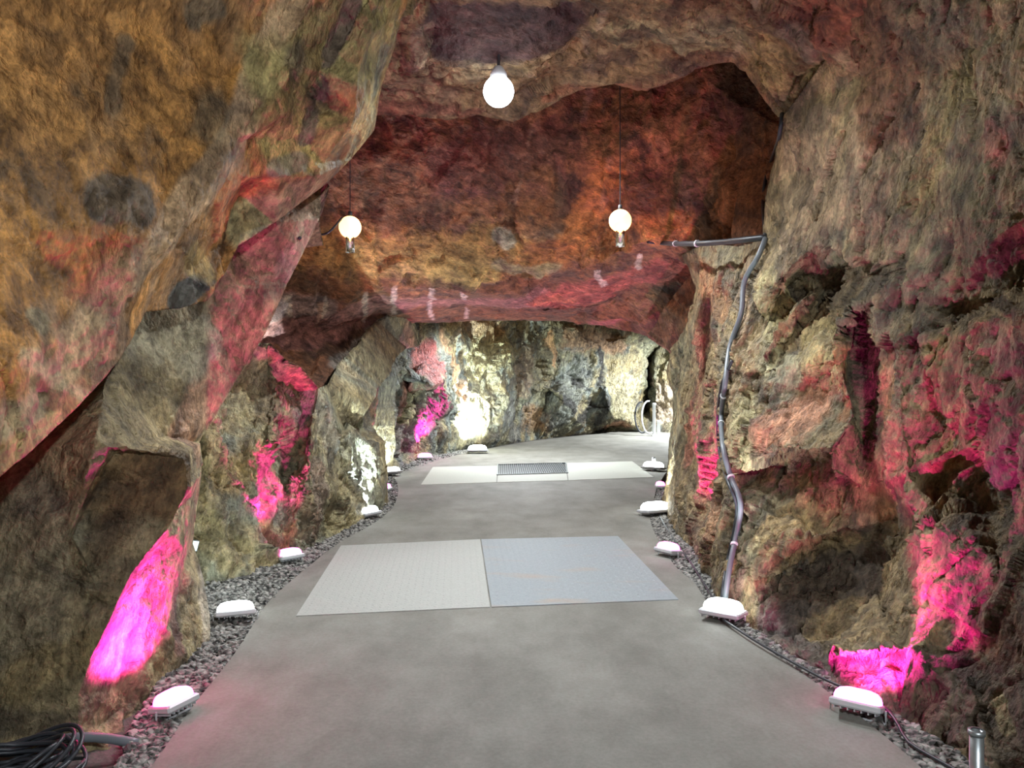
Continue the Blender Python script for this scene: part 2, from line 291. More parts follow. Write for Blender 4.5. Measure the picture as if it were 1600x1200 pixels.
# ---- middle left bench
sheet('wall_left', M_B,
 [(240,560,6.4),(300,555,6.7),(387,537,6.9),(422,535,7.1),(445,560,7.3),(470,575,7.6),(497,607,8.0),(512,600,8.6),(528,570,9.2),(560,535,10),(592,500,11),(640,480,12),(612,530,11.8),(598,570,11.6),(590,620,11.5),(585,668,11),(590,680,10.2),(604,690,10.0),(608,740,10.0),G(608,785),G(600,798),G(540,832),G(485,862),G(420,893),G(330,915),G(240,935)],
 [[(387,537,6.9),(395,562,7.3),(440,575,7.5),(497,607,8.0)],[(395,562,7.3),(370,700,6.8),(345,860,6.3)],[(430,580,7.7),(418,700,7.0),(400,800,6.75),(425,870,6.9)],
  [(460,590,8.2),(462,690,7.9),(440,780,7.45),(432,860,7.2)],[(497,607,8.0),(490,680,7.55),(478,760,7.4),(455,858,7.25)],[(512,600,8.6),(520,690,8.3),(500,760,7.9),(520,835,8.35)],
  [(530,700,8.9),(545,680,9.0),(570,690,9.4),(604,690,10.0)],[(545,680,9.0),(545,770,8.8),(560,812,8.85)],[(570,690,9.4),(562,740,9.3),(580,790,9.4)],
  [(560,535,10),(548,600,9.9),(530,665,9.5)],[(592,500,11),(570,600,10.6),(565,670,10.2)],[(320,620,6.6),(330,700,6.35),(420,700,6.95)],[(330,800,6.2),(400,800,6.75)]],
 [(.27,.27,.19),(.32,.28,.17),(.23,.255,.22),(.17,.15,.10)],
 [((395,548),(490,600),20,(.50,.24,.20),.3,.85),((340,640),(380,620),42,(.38,.35,.21),.4,.7),((350,740),(400,720),36,(.36,.28,.14),.4,.7),((420,650),(430,600),22,(.16,.13,.09),.3,.8),((480,640),(520,700),32,(.26,.26,.23),.3,.8),  # reddish ledge tint paints in the pink light
  ((500,740),(500,820),34,(.24,.19,.16),.3,.9),((555,590),(560,650),30,(.24,.29,.21),.4,.85),((575,560),(585,640),12,(.42,.24,.13),.3,.7),((560,720),(575,780),40,(.30,.34,.31),.4,.8),((370,870),(340,830),36,(.30,.27,.16),.4,.8),((520,560),(540,620),16,(.42,.38,.27),.3,.7),((440,640),(455,680),12,(.2,.1,.1),.3,.6)],
 streak=(-.35,.2,-.9), amp=.9, stretch=.24, seed=17, cell=.5)
# ---- dome face and the low lintel, amber and pink light painted in
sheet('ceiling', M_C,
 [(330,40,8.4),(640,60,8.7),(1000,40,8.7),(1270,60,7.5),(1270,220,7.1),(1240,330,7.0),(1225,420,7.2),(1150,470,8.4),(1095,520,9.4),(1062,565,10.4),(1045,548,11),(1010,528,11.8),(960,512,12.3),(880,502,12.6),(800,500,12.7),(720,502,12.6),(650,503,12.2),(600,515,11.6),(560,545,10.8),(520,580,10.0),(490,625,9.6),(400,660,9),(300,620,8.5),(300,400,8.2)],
 [[(300,478,8.8),(400,470,9.4),(450,468,9.6),(560,458,9.8),(660,448,9.9),(770,447,10),(830,440,10),(870,420,9.95),(940,408,9.8),(1010,398,9.5),(1055,388,9.2),(1100,360,8.6),(1170,330,7.7),(1240,330,7.0)],
  [(400,540,9.6),(480,520,10.2),(600,492,11.3),(720,478,11.6),(840,485,11.7),(960,470,11.3),(1060,445,10.2),(1120,420,8.9)],[(840,440,10.3),(850,486,11.7)],[(940,500,12.0),(1000,505,11.6),(1060,470,10.4)],
  [(480,300,8.8),(560,250,9.0),(700,230,9.0),(850,240,9.0),(930,250,8.8)],[(500,400,9.2),(600,370,9.35),(700,370,9.5),(800,390,9.6),(880,370,9.45),(905,300,9.1),(930,250,8.8)],
  [(930,250,8.8),(945,330,9.2),(930,400,9.6)],[(1000,340,8.9),(1012,375,8.9),(1045,385,9.0),(1065,350,8.8),(1040,315,8.7),(1000,340,8.9)],[(1040,180,8.4),(1060,260,8.5),(1065,350,8.8)],[(1110,130,8.0),(1140,230,8.0),(1110,330,8.3)],[(1190,180,7.4),(1180,260,7.5)]],
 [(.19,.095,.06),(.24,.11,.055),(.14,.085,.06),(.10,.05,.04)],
 [((520,400),(800,410),48,(.36,.215,.085),.5,.85),((600,420),(760,430),22,(.52,.36,.16),.5,.7),((850,405),(960,370),38,(.36,.17,.065),.4,.8),((900,380),(945,270),26,(.46,.19,.07),.35,.8),((795,385),(785,375),13,(.33,.33,.30),.2,.8),((860,425),(780,420),12,(.36,.36,.26),.3,.7),  # orange-gold tones paint amber glow along the dome foot
  ((1020,360),(1050,350),34,(.44,.20,.08),.35,.85),((1150,330),(1190,240),40,(.28,.115,.06),.4,.8),((700,260),(850,230),60,(.14,.06,.055),.5,.75),((560,280),(640,300),50,(.17,.10,.065),.5,.6),  # amber light painted onto the boulder and the right face
  ((410,505),[(480,500),(560,490),(750,475),(840,470)],46,(.34,.185,.19),.25,.92),((420,485),(500,480),22,(.28,.24,.25),.3,.7),((600,515),(530,570),20,(.30,.30,.30),.3,.8),((870,470),[(950,440),(1040,430)],44,(.40,.12,.11),.25,.9),((850,470),(880,465),20,(.52,.20,.13),.4,.7),((960,440),(1060,415),12,(.15,.06,.05),.3,.6),((930,505),(1040,540),14,(.42,.14,.17),.3,.7),((1000,490),(1060,500),20,(.25,.16,.10),.4,.7),  # mauve and red tints paint pink light onto the lintel underside
  ((455,467),(457,487),4,(.62,.58,.56),.1,.8),((497,475),(499,512),4,(.60,.40,.34),.1,.8),((506,468),(504,490),3,(.62,.56,.54),.1,.8),((565,462),(572,498),4,(.64,.55,.56),.1,.85),((610,456),(620,490),4,(.64,.55,.56),.1,.85),((670,450),(676,496),4,(.66,.58,.60),.1,.85),((722,452),(730,496),4,(.66,.58,.60),.1,.85),((937,416),(943,440),5,(.68,.58,.60),.1,.85),((997,402),(999,418),4,(.66,.58,.6),.1,.8),
  ((830,210),(800,330),4,(.34,.22,.18),.15,.6),((950,240),(940,330),5,(.36,.2,.13),.15,.6),((930,120),(915,190),5,(.34,.22,.18),.15,.5)],
 streak=(.25,.1,-1), amp=.62, seed=23, cell=.75, flat=[((560,490),100,.25),((700,475),120,.25),((960,450),110,.35)])
# ---- near roof with its ragged lip
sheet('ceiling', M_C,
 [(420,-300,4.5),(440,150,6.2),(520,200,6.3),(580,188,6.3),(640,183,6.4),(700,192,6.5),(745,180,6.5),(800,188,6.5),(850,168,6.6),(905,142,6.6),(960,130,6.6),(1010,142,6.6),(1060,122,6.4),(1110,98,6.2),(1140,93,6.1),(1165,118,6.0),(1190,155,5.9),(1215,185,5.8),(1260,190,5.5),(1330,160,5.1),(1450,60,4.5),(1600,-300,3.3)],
 [[(580,150,6.0),(665,108,5.9),(720,100,5.8),(890,98,5.9),(900,20,5.5),(760,8,5.35),(690,14,5.3),(665,108,5.9)],[(600,130,5.95),(690,150,6.15),(780,120,6.0),(905,142,6.6)],[(640,0,5.1),(760,-10,5.0),(800,-30,4.9),(1000,-20,4.9),(1150,-40,4.7)],
  [(900,20,5.5),(980,60,5.6),(1060,50,5.4),(1150,10,5.0),(1300,0,4.6)],[(960,100,6.1),(1060,90,5.95),(1150,60,5.5),(1200,100,5.5),(1260,190,5.5)],[(1000,-300,4.1),(1000,-20,4.9)]],
 [(.26,.20,.11),(.20,.13,.075),(.30,.24,.15),(.11,.075,.055)],
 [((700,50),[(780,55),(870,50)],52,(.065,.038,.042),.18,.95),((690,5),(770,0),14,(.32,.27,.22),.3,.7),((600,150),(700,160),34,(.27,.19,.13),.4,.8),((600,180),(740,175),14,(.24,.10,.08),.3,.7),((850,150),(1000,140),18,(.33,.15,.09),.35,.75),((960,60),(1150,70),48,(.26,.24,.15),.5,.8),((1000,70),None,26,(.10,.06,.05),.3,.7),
  ((1180,120),(1230,90),44,(.33,.26,.12),.4,.8),((1280,20),(1400,20),70,(.20,.07,.04),.5,.85),((1250,60),None,34,(.28,.24,.19),.4,.7),((650,110),(660,60),18,(.30,.24,.19),.3,.7),((935,20),(925,120),6,(.34,.28,.22),.15,.5),((1180,10),(1145,90),6,(.4,.34,.25),.15,.6),((1100,110),(1190,160),12,(.22,.08,.05),.3,.6)],
 streak=(.9,.1,-.35), amp=1.1, seed=31, cell=.55, flat=[((780,60),90,.3)])
# ---- right wall
sheet('wall_right', M_R,
 [G(1034,790),G(1038,815),G(1055,842),G(1082,862),G(1100,892),G(1130,945),G(1158,985),G(1235,1035),G(1320,1088),G(1400,1130),G(1500,1190),G(1620,1280),G(1950,1560),(1950,600,2.1),(1950,-300,2.5),(1480,-300,3.5),(1350,-40,4.4),(1290,90,5.0),(1225,180,5.6),(1212,235,5.9),(1197,310,6.1),(1192,372,6.3),(1150,385,7.2),(1110,380,7.9),(1066,396,9.0),(1085,450,8.9),(1080,480,9.0),(1068,520,9.4),(1047,545,10.0),(1041,580,10.3),(1050,610,10.4),(1053,650,10.4),(1045,690,10.4),(1039,740,10.3)],
 [[(1192,372,6.3),(1168,440,6.25),(1140,540,6.1),(1132,640,6.0),(1138,740,5.85),(1150,800,5.7),(1138,870,5.6),(1118,930,5.55)],[(1160,440,6.6),(1128,540,7.0),(1115,650,7.1),(1112,760,6.9),(1100,860,6.8)],
  [(1110,380,7.9),(1105,480,8.0),(1092,560,8.2),(1090,700,8.0),(1075,780,7.7),(1078,850,7.4)],[(1075,520,9.1),(1066,640,9.0),(1058,720,9.2),(1055,800,8.7)],
  [(1165,470,6.1),(1180,428,5.95),(1222,436,5.45),(1245,468,5.65),(1200,505,5.95),(1165,470,6.1)],[(1222,436,5.45),(1215,400,5.7)],
  [(1178,575,5.75),(1262,470,5.25),(1275,498,5.4),(1310,505,5.1),(1335,482,4.85),(1308,565,4.8),(1245,625,5.3),(1178,575,5.75)],[(1262,470,5.25),(1245,455,5.8),(1300,440,5.5),(1335,482,4.85)],
  [(1175,722,5.5),(1235,706,5.05),(1300,694,4.7),(1330,640,4.75)],[(1185,738,5.8),(1240,720,5.45),(1292,708,5.1),(1296,755,5.0),(1232,778,5.35),(1185,738,5.8)],[(1300,694,4.7),(1300,740,4.75),(1296,755,5.0)],
  [(1340,482,5.0),(1345,620,4.95),(1340,760,4.8),(1390,815,4.6),(1372,850,4.5)],[(1365,470,4.65),(1400,600,4.35),(1400,740,4.25),(1440,810,4.0),(1445,870,3.95),(1428,940,3.95),(1420,1010,3.85),(1410,1080,3.72)],[(1390,815,4.6),(1398,880,4.4),(1395,990,4.2)],
  [(1300,830,5.0),(1240,855,5.0),(1190,890,5.15)],[(1180,905,5.3),(1290,880,5.15),(1370,850,4.9),(1380,920,4.7),(1290,1000,4.75),(1200,985,5.0)],[(1200,985,5.0),(1290,1005,4.55),(1370,985,4.3),(1395,990,4.2)],[(1230,1015,4.6),(1290,1050,4.2)],
  [(1300,1018,3.98),(1350,1016,3.84),(1425,1014,3.72)],[(1300,1018,3.98),(1312,1034,4.12),(1415,1030,3.92),(1425,1014,3.72)],[(1308,1070,4.0),(1400,1100,3.74)],[(1312,1034,4.08),(1308,1070,4.0)],[(1415,1030,3.9),(1400,1100,3.74)],
  [(1420,420,4.35),(1425,250,4.45),(1470,150,4.2),(1540,60,3.8),(1650,-40,3.3)],[(1420,420,4.35),(1500,425,4.0),(1560,370,3.65),(1650,300,3.3)],[(1440,480,4.3),(1520,500,4.05),(1600,450,3.75)],[(1500,520,4.0),(1600,475,3.4),(1750,450,2.8)],[(1490,540,4.05),(1460,650,4.15),(1500,690,3.95),(1600,620,3.45)],
  [(1480,770,4.15),(1540,790,3.9),(1620,740,3.4)],[(1500,700,3.95),(1480,770,4.15)],[(1490,800,3.9),(1500,860,3.75),(1460,960,3.8),(1480,1060,3.6)],[(1520,840,3.7),(1560,900,3.5),(1650,880,3.1)],[(1480,1060,3.6),(1560,1040,3.4),(1650,1000,3.1)],
  [(1350,120,4.8),(1330,250,4.9),(1280,380,5.2)],[(1250,330,5.5),(1270,280,5.45)]],
 [(.225,.185,.115),(.27,.215,.125),(.18,.165,.115),(.12,.10,.07)],
 [((1260,300),(1330,300),110,(.26,.20,.135),.5,.85),((1240,250),(1215,380),26,(.38,.31,.21),.4,.6),((1350,40),(1400,150),70,(.15,.075,.04),.5,.8),((1500,100),(1440,300),50,(.26,.21,.10),.4,.8),((1500,300),(1520,390),75,(.155,.14,.085),.35,.85),((1560,170),(1580,180),26,(.15,.15,.12),.3,.6),((1545,200),(1565,225),22,(.36,.13,.13),.4,.55),
  ((1190,450),(1220,500),42,(.36,.34,.20),.4,.8),((1270,520),(1290,580),42,(.42,.36,.19),.35,.85),((1230,590),(1200,560),30,(.38,.38,.26),.3,.8),((1160,640),(1160,720),34,(.36,.34,.21),.4,.8),((1210,470),(1225,480),18,(.24,.17,.07),.3,.8),((1320,560),(1315,640),18,(.34,.17,.08),.3,.7),
  ((1260,640),(1200,680),50,(.44,.23,.16),.4,.8),((1370,600),[(1385,720),(1350,790)],40,(.46,.26,.17),.4,.7),((1200,735),(1280,735),30,(.145,.10,.05),.3,.9),((1210,740),None,14,(.07,.055,.04),.3,.8),((1200,830),(1290,790),48,(.38,.29,.15),.4,.8),((1230,870),(1330,850),34,(.28,.22,.12),.4,.7),  # coral patches paint in pink light; ledge recess painted with its shade
  ((1220,950),[(1300,910),(1370,890)],50,(.085,.07,.06),.35,.9),((1200,985),(1300,1050),36,(.12,.105,.105),.4,.8),((1120,700),(1110,860),24,(.28,.17,.12),.4,.8),((1090,560),(1080,700),34,(.32,.135,.10),.4,.8),((1100,430),(1130,480),30,(.27,.155,.08),.4,.8),((1170,400),(1150,520),15,(.33,.25,.17),.3,.7),  # shade of the recessed ledge and pink light on the column painted in
  ((1480,560),(1480,700),50,(.24,.19,.10),.5,.7),((1560,540),(1600,560),40,(.17,.16,.12),.4,.7),((1560,470),(1600,480),14,(.07,.05,.035),.3,.8),((1540,760),(1600,700),30,(.19,.185,.14),.4,.8),((1460,740),None,24,(.30,.22,.08),.4,.7),((1530,880),(1560,1000),80,(.17,.14,.09),.5,.8),((1560,1000),(1600,980),34,(.12,.065,.03),.4,.7),((1440,1060),(1560,1120),70,(.09,.075,.06),.5,.85),((1260,1030),(1380,1110),34,(.09,.08,.075),.4,.7),((1560,1090),(1570,1130),12,(.33,.32,.2),.2,.7),((1430,900),(1420,1000),22,(.42,.30,.22),.4,.7),((1370,1060),None,40,(.45,.35,.32),.3,.7),((1160,880),(1150,940),16,(.26,.19,.16),.3,.7)],  # recess shade painted dark, pink-lit rock by the lamp painted paler
 streak=(-.2,.25,-1), amp=.78, stretch=.36, seed=41, cell=.42, flat=[((1500,330),110,.35),((1290,300),120,.5)])
# ---- far left bulges and the wall where the tunnel turns
sheet('wall_back', M_B,
 [(540,420,12.6),(700,410,19),(850,400,23),(1000,410,27),(1130,420,29),G(1130,668),G(1050,677),G(1000,674),G(935,673),G(840,683),G(790,691),G(745,699),G(690,711),G(645,722),G(605,735),G(540,752)],
 [[(600,540,13.6),(608,600,13.8),(604,660,13.9),(598,720,13.9)],[(640,500,15.0),(632,560,14.6),(640,590,14.4),(668,600,14.6),(696,590,15.6),(700,550,16.4),(690,500,16.4)],[(632,560,14.6),(615,650,14.8),(608,700,14.6)],[(640,592,15.0),(642,650,15.6),(630,712,15.9)],[(668,603,15.4),(662,650,16.2),(670,706,16.8)],[(696,590,16.4),(690,650,16.9),(690,705,17.3)],
  [(705,640,17.4),(718,560,18.4),(730,500,18.6)],[(712,705,18.0),(725,640,18.2),(760,600,19.2),(790,560,20.2)],[(760,690,19.2),(770,640,19.3),(792,600,20.2)],[(780,520,20.4),(800,540,20.9),(830,530,21.6)],[(795,690,20.9),(805,620,20.9),(800,570,20.8)],
  [(860,605,22.4),(880,625,22.4),(900,645,23.3),(905,660,23.6)],[(862,600,23.0),(866,520,22.8),(880,500,23.0)],[(862,610,22.9),(838,690,22.9)],[(940,540,23.8),(946,575,23.9),(940,605,24.0),(950,640,24.2)],[(905,660,23.4),(920,640,24.2),(945,625,24.6)],[(946,540,24.7),(952,600,24.8),(958,650,25.0)],
  [(1005,560,25.3),(1000,610,25.3),(998,670,25.5)],[(1012,560,27.5),(1010,610,27.5),(1012,672,27)],[(1024,560,26.0),(1022,620,26.0),(1024,672,26.0)],[(1060,500,25),(1055,600,25.4),(1060,672,25.5)]],
 [(.21,.23,.18),(.25,.22,.13),(.15,.185,.19),(.11,.10,.08)],
 [((665,575),(680,560),34,(.34,.09,.10),.3,.85),((700,530),(720,620),22,(.33,.22,.14),.4,.8),((640,690),(620,690),26,(.13,.13,.13),.3,.8),((660,620),(690,640),22,(.10,.10,.09),.3,.8),((625,600),(615,660),16,(.36,.17,.14),.3,.7),((605,560),(605,640),10,(.35,.25,.10),.3,.8),  # red bulge tints paint in pink lamplight
  ((740,560),(780,540),34,(.38,.37,.22),.4,.8),((760,640),(740,660),36,(.42,.42,.30),.4,.7),((720,510),(780,510),22,(.30,.2,.12),.4,.7),((810,600),(830,560),20,(.16,.11,.075),.3,.7),((830,650),(850,660),22,(.27,.16,.08),.4,.7),((870,520),[(868,560),(858,610),(845,650)],5,(.44,.28,.15),.12,.9),((900,530),(960,530),24,(.28,.18,.12),.4,.8),  # pale bulge above the white floodlight has its light painted in
  ((900,580),(880,650),34,(.20,.24,.25),.4,.8),((810,690),(790,640),20,(.14,.15,.16),.3,.8),((862,603),[(880,622),(902,645)],7,(.02,.02,.02),.1,.95),((940,545),[(946,575),(940,603)],7,(.02,.02,.02),.1,.95),((905,662),[(920,645),(950,640)],9,(.02,.02,.02),.1,.95),((905,600),(925,635),7,(.03,.03,.03),.1,.9),((930,660),(950,635),7,(.025,.025,.025),.1,.9),((985,580),(975,600),3,(.03,.03,.03),.1,.8),  # near-black lines paint the shade inside the cracks
  ((975,665),(955,665),14,(.32,.18,.12),.3,.8),((970,600),(985,640),26,(.30,.30,.22),.4,.8),((1012,570),(1008,660),13,(.02,.018,.018),.15,.9),((1040,620),(1035,660),20,(.50,.44,.38),.3,.8),((1015,590),(1020,600),8,(.30,.25,.27),.3,.7)],  # near-black crevice paints its shadow, pale patch paints the lit wall
 streak=(-.3,.1,-1), amp=.95, stretch=.34, seed=53, cell=.9, wrap=1.2, res=4.6)

# ---- the rest of the bore: what closes the gallery above, behind and beside
def shell():
    Ys = np.concatenate([np.arange(-9, 14, .35), np.arange(14, 34, .6)]); n = 64; P = []
    for Y in Ys:
        k = np.clip((Y-1.6)/1.6, 0, 1); k2 = np.clip((Y-11)/4, 0, 1)
        L = 2.45*(1-k)+4.3*k; Rr = (2.25*(1-k)+4.4*k)*(1-k2)+11.5*k2; Hc = 4.5*(1-k)+6.2*k; cx = (Rr-L)/2; hw = (Rr+L)/2
        for i in range(n):
            a = math.pi*i/(n-1); c, s = -math.cos(a), math.sin(a); P.append((cx+hw*math.copysign(abs(c)**.55, c), Y, -.3+(Hc+.3)*abs(s)**.55))
    P = np.array(P); d = np.stack([fbm(P*.9, 4, 70+k) for k in range(3)], 1)*.22; d += (facet(P/.8, 77, .3, .5)*.12)[:, None]*np.array([.6, 0, .6])
    ny = len(Ys); T = []
    for j in range(ny-1):
        for i in range(n-1): a = j*n+i; T += [(a, a+1, a+n), (a+1, a+n+1, a+n)]
    C = np.array([.24, .185, .12])*(1+.35*fbm(P*1.3, 4, 79))[:, None]
    mesh_obj('wall_outer', P+d, T, M_R, col=C)
    m = len(P); e = P[-n:]; c = np.array([[e[:, 0].mean(), 33.7, 2]]); Q = np.concatenate([e, c])
    mesh_obj('wall_far', Q, [(i, i+1, n) for i in range(n-1)], M_R, col=np.tile([.22, .18, .12], (n+1, 1)))
    # roof of the low passage beyond the lintel
    ys = np.arange(12.2, 31, .3); xs = np.arange(-6, 11.6, .3); P = np.array([(x, y, 3.35+.06*(y-12.2)) for y in ys for x in xs]); m = len(xs)
    P[:, 2] += fbm(P*.8, 4, 91)*.3+facet(P/.9, 92, .3, .5)*.15; T = []
    for j in range(len(ys)-1):
        for i in range(m-1): a = j*m+i; T += [(a, a+m, a+1), (a+1, a+m, a+m+1)]
    mesh_obj('ceiling', P, T, M_C, col=np.array([.25, .17, .11])*(1+.3*fbm(P, 4, 93))[:, None])
shell()

# ------------------------------------------------------------ floor
M_GROUND = mat('dark_damp_gravel_bed', (.10, .09, .08), .9, bump=(30, .02), var=.4)
g = mesh_obj('floor', [(-7, -9, -.06), (13, -9, -.06), (13, 34, -.06), (-7, 34, -.06)], [(0, 1, 2, 3)], M_GROUND, smooth=False)
def concrete():
    m = bpy.data.materials.new('worn_concrete'); m.use_nodes = True; n = m.node_tree.nodes; l = m.node_tree.links; b = n['Principled BSDF']
    tc = n.new('ShaderNodeTexCoord')
    def no(s, d, r=.6, sc=None):
        t = n.new('ShaderNodeTexNoise'); t.inputs['Scale'].default_value = s; t.inputs['Detail'].default_value = d; t.inputs['Roughness'].default_value = r
        if sc:
            mp = n.new('ShaderNodeMapping'); mp.inputs['Scale'].default_value = sc; l.new(tc.outputs['Object'], mp.inputs[0]); l.new(mp.outputs[0], t.inputs['Vector'])
        else: l.new(tc.outputs['Object'], t.inputs['Vector'])
        return t.outputs['Fac']
    def rp(f, a, c, d, e):
        r = n.new('ShaderNodeValToRGB'); r.color_ramp.elements[0].position = a; r.color_ramp.elements[0].color = (*c, 1); r.color_ramp.elements[1].position = d; r.color_ramp.elements[1].color = (*e, 1); l.new(f, r.inputs[0]); return r.outputs[0]
    x = n.new('ShaderNodeMix'); x.data_type = 'RGBA'; x.blend_type = 'MULTIPLY'; x.inputs[0].default_value = 1
    l.new(rp(no(.9, 7, .6, (1, .8, 1)), .3, (.20, .197, .178), .7, (.275, .27, .246)), x.inputs[6]); l.new(rp(no(45, 5, .7), .25, (.82, .82, .8), .7, (1.08, 1.08, 1.08)), x.inputs[7])
    y = n.new('ShaderNodeMix'); y.data_type = 'RGBA'; y.blend_type = 'MULTIPLY'; y.inputs[0].default_value = 1
    l.new(x.outputs[2], y.inputs[6]); l.new(rp(no(2.2, 7, .65, (1, .6, 1)), .36, (.80, .79, .77), .66, (1.16, 1.16, 1.15)), y.inputs[7]); l.new(y.outputs[2], b.inputs['Base Color'])
    b.inputs['Roughness'].default_value = .72; b.inputs['Specular IOR Level'].default_value = .3; bp = n.new('ShaderNodeBump'); bp.inputs['Distance'].default_value = .01; bp.inputs['Strength'].default_value = .5
    l.new(no(12, 8, .7), bp.inputs['Height']); l.new(bp.outputs[0], b.inputs['Normal']); return m
M_CONC = concrete()
LE = [(-1.35, -8.6), (-1.4, 0), (-1.45, 2.4)]+[tuple(fl(*p)[:2]) for p in ((235,1200),(300,1105),(360,1030),(390,985),(420,940),(470,895),(530,848),(580,820),(612,795),(622,770),(620,752),(616,742),(650,728),(690,717),(745,704),(790,696),(840,688),(935,678))]+[(5, 27.5), (11, 28)]
RE = [(1.6, -8.6), (1.7, 0), (1.72, 2.4)]+[tuple(fl(*p)[:2]) for p in ((1440,1200),(1370,1140),(1290,1078),(1210,1022),(1150,982),(1108,945),(1085,910),(1060,890),(1038,860),(1020,826),(1016,805),(1022,780),(1030,755))]+[(3.3, 15.5), (4.6, 18.5), (6.5, 20.5), (11, 21.5)]
def smooth_line(L, step=.15):
    out = []
    for i in range(len(L)-1):
        p0, p1, p2, p3 = [np.array(L[max(0, min(len(L)-1, i+k))]) for k in (-1, 0, 1, 2)]; n = max(1, int(np.linalg.norm(p2-p1)/step))
        for j in range(n):
            t = j/n; out.append(tuple(p1*(1-t)+p2*t if i in (0,) else .5*((2*p1)+(p2-p0)*t+(2*p0-5*p1+4*p2-p3)*t*t+(3*p1-p0-3*p2+p3)*t**3)))
    return out+[tuple(L[-1])]
LEs, REs = smooth_line(LE), smooth_line(RE)
def prism(name, poly, z0, z1, m, kind=None, parent=None):
    vs, es, fs, _, _, _ = delaunay_2d_cdt([Vector(p) for p in poly], [], [list(range(len(poly)))], 1, 1e-5); n = len(vs)
    P = [(v.x, v.y, z1) for v in vs]+[(v.x, v.y, z0) for v in vs]; Fa = []
    for f in fs:
        a = list(f); 
        if (vs[a[1]]-vs[a[0]]).cross(vs[a[2]]-vs[a[0]]) < 0: a = a[::-1]
        Fa += [a, [i+n for i in a[::-1]]]
    ar = sum(poly[i-1][0]*poly[i][1]-poly[i][0]*poly[i-1][1] for i in range(len(poly))); N = len(poly)
    for i in range(N):
        j = (i+1) % N; q = (i, i+n, j+n, j); Fa.append(q if ar > 0 else q[::-1])
    me = bpy.data.meshes.new(name); me.from_pydata(P, [], Fa); me.materials.append(m); o = bpy.data.objects.new(name, me); COL.objects.link(o)
    if kind: o['kind'] = kind
    if parent: o.parent = parent
    return o
prism('floor', LEs+REs[::-1], -.05, 0, M_CONC, 'structure')

def tag(o, label, cat, group=None, kind=None):
    o['label'] = label; o['category'] = cat
    if group: o['group'] = group
    if kind: o['kind'] = kind
    return o
def empty(name, loc, rot=(0, 0, 0)):
    o = bpy.data.objects.new(name, None); o.empty_display_size = .1; COL.objects.link(o); o.location = loc; o.rotation_euler = rot; return o

# ------------------------------------------------------------ geometry helpers for small things
class MB:
    def __init__(s): s.v = []; s.f = []
    def add(s, v, f): n = len(s.v); s.v += [tuple(p) for p in v]; s.f += [tuple(i+n for i in q) for q in f]; return s
    def box(s, c, d, b=.0, M=None):
        x, y, z = [k/2 for k in d]; b = min(b, x*.9, y*.9, z*.9); V = []; Fc = []
        if b <= 0:
            V = [(i*x, j*y, k*z) for i in (-1, 1) for j in (-1, 1) for k in (-1, 1)]; Fc = [(0,1,3,2),(4,6,7,5),(0,4,5,1),(2,3,7,6),(0,2,6,4),(1,5,7,3)]
        else:
            ring = [(x-b, y), (-x+b, y), (-x, y-b), (-x, -y+b), (-x+b, -y), (x-b, -y), (x, -y+b), (x, y-b)]; rin = [(p[0]*(1-b/x), p[1]*(1-b/y)) for p in ring]
            for zz, R in ((-z, rin), (-z+b, ring), (z-b, ring), (z, rin)): V += [(p[0], p[1], zz) for p in R]
            for k in range(3):
                for i in range(8): j = (i+1) % 8; Fc.append((k*8+i, k*8+j, k*8+8+j, k*8+8+i))
            Fc += [tuple(range(7, -1, -1)), tuple(range(24, 32))]
        V = [Vector(p)+Vector(c) for p in V]
        if M: V = [M @ p for p in V]
        return s.add(V, Fc)
    def tube(s, pts, r, n=8, cap=True):
        pts = [Vector(p) for p in pts]; R = r if isinstance(r, list) else [r]*len(pts); V = []; Fc = []; up = None
        for i, p in enumerate(pts):
            t = (pts[min(i+1, len(pts)-1)]-pts[max(i-1, 0)]).normalized()
            if up is None: up = t.orthogonal().normalized()
            up = (up-t*up.dot(t)).normalized(); w = t.cross(up)
            V += [p+(up*math.cos(a)+w*math.sin(a))*R[i] for a in [2*math.pi*k/n for k in range(n)]]
        for i in range(len(pts)-1):
            for k in range(n): j = (k+1) % n; Fc.append((i*n+k, i*n+j, (i+1)*n+j, (i+1)*n+k))
        if cap: Fc += [tuple(range(n-1, -1, -1)), tuple(range((len(pts)-1)*n, len(pts)*n))]
        return s.add(V, Fc)
    def lathe(s, prof, n=20, c=(0, 0, 0), M=None):
        V = []; Fc = []
        for r, z in prof: V += [Vector((max(r, 1e-4)*math.cos(2*math.pi*k/n), max(r, 1e-4)*math.sin(2*math.pi*k/n), z)) for k in range(n)]
        for i in range(len(prof)-1):
            for k in range(n): j = (k+1) % n; Fc.append((i*n+k, i*n+j, (i+1)*n+j, (i+1)*n+k))
        V = [(M @ p if M else p)+Vector(c) for p in V]; return s.add(V, Fc)
    def build(s, name, m, parent=None, smooth=False):
        me = bpy.data.meshes.new(name); me.from_pydata(s.v, [], s.f); me.materials.append(m); me.update()
        if smooth: me.polygons.foreach_set('use_smooth', [True]*len(me.polygons))
        o = bpy.data.objects.new(name, me); COL.objects.link(o)
        if parent: o.parent = parent
        return o
def spline(L, step=.04):
    L = [Vector(p) for p in L]; out = []
    for i in range(len(L)-1):
        p0, p1, p2, p3 = [L[max(0, min(len(L)-1, i+k))] for k in (-1, 0, 1, 2)]; n = max(2, int((p2-p1).length/step))
        for j in range(n): t = j/n; out.append(.5*((2*p1)+(p2-p0)*t+(2*p0-5*p1+4*p2-p3)*t*t+(3*p1-p0-3*p2+p3)*t**3))
    return out+[L[-1]]
M_BLK = mat('black_cable_rubber', (.03, .033, .04), .45); M_GREYC = mat('grey_cable_sheath', (.16, .18, .20), .4); M_TIE = mat('white_nylon_tie', (.75, .76, .78), .5)
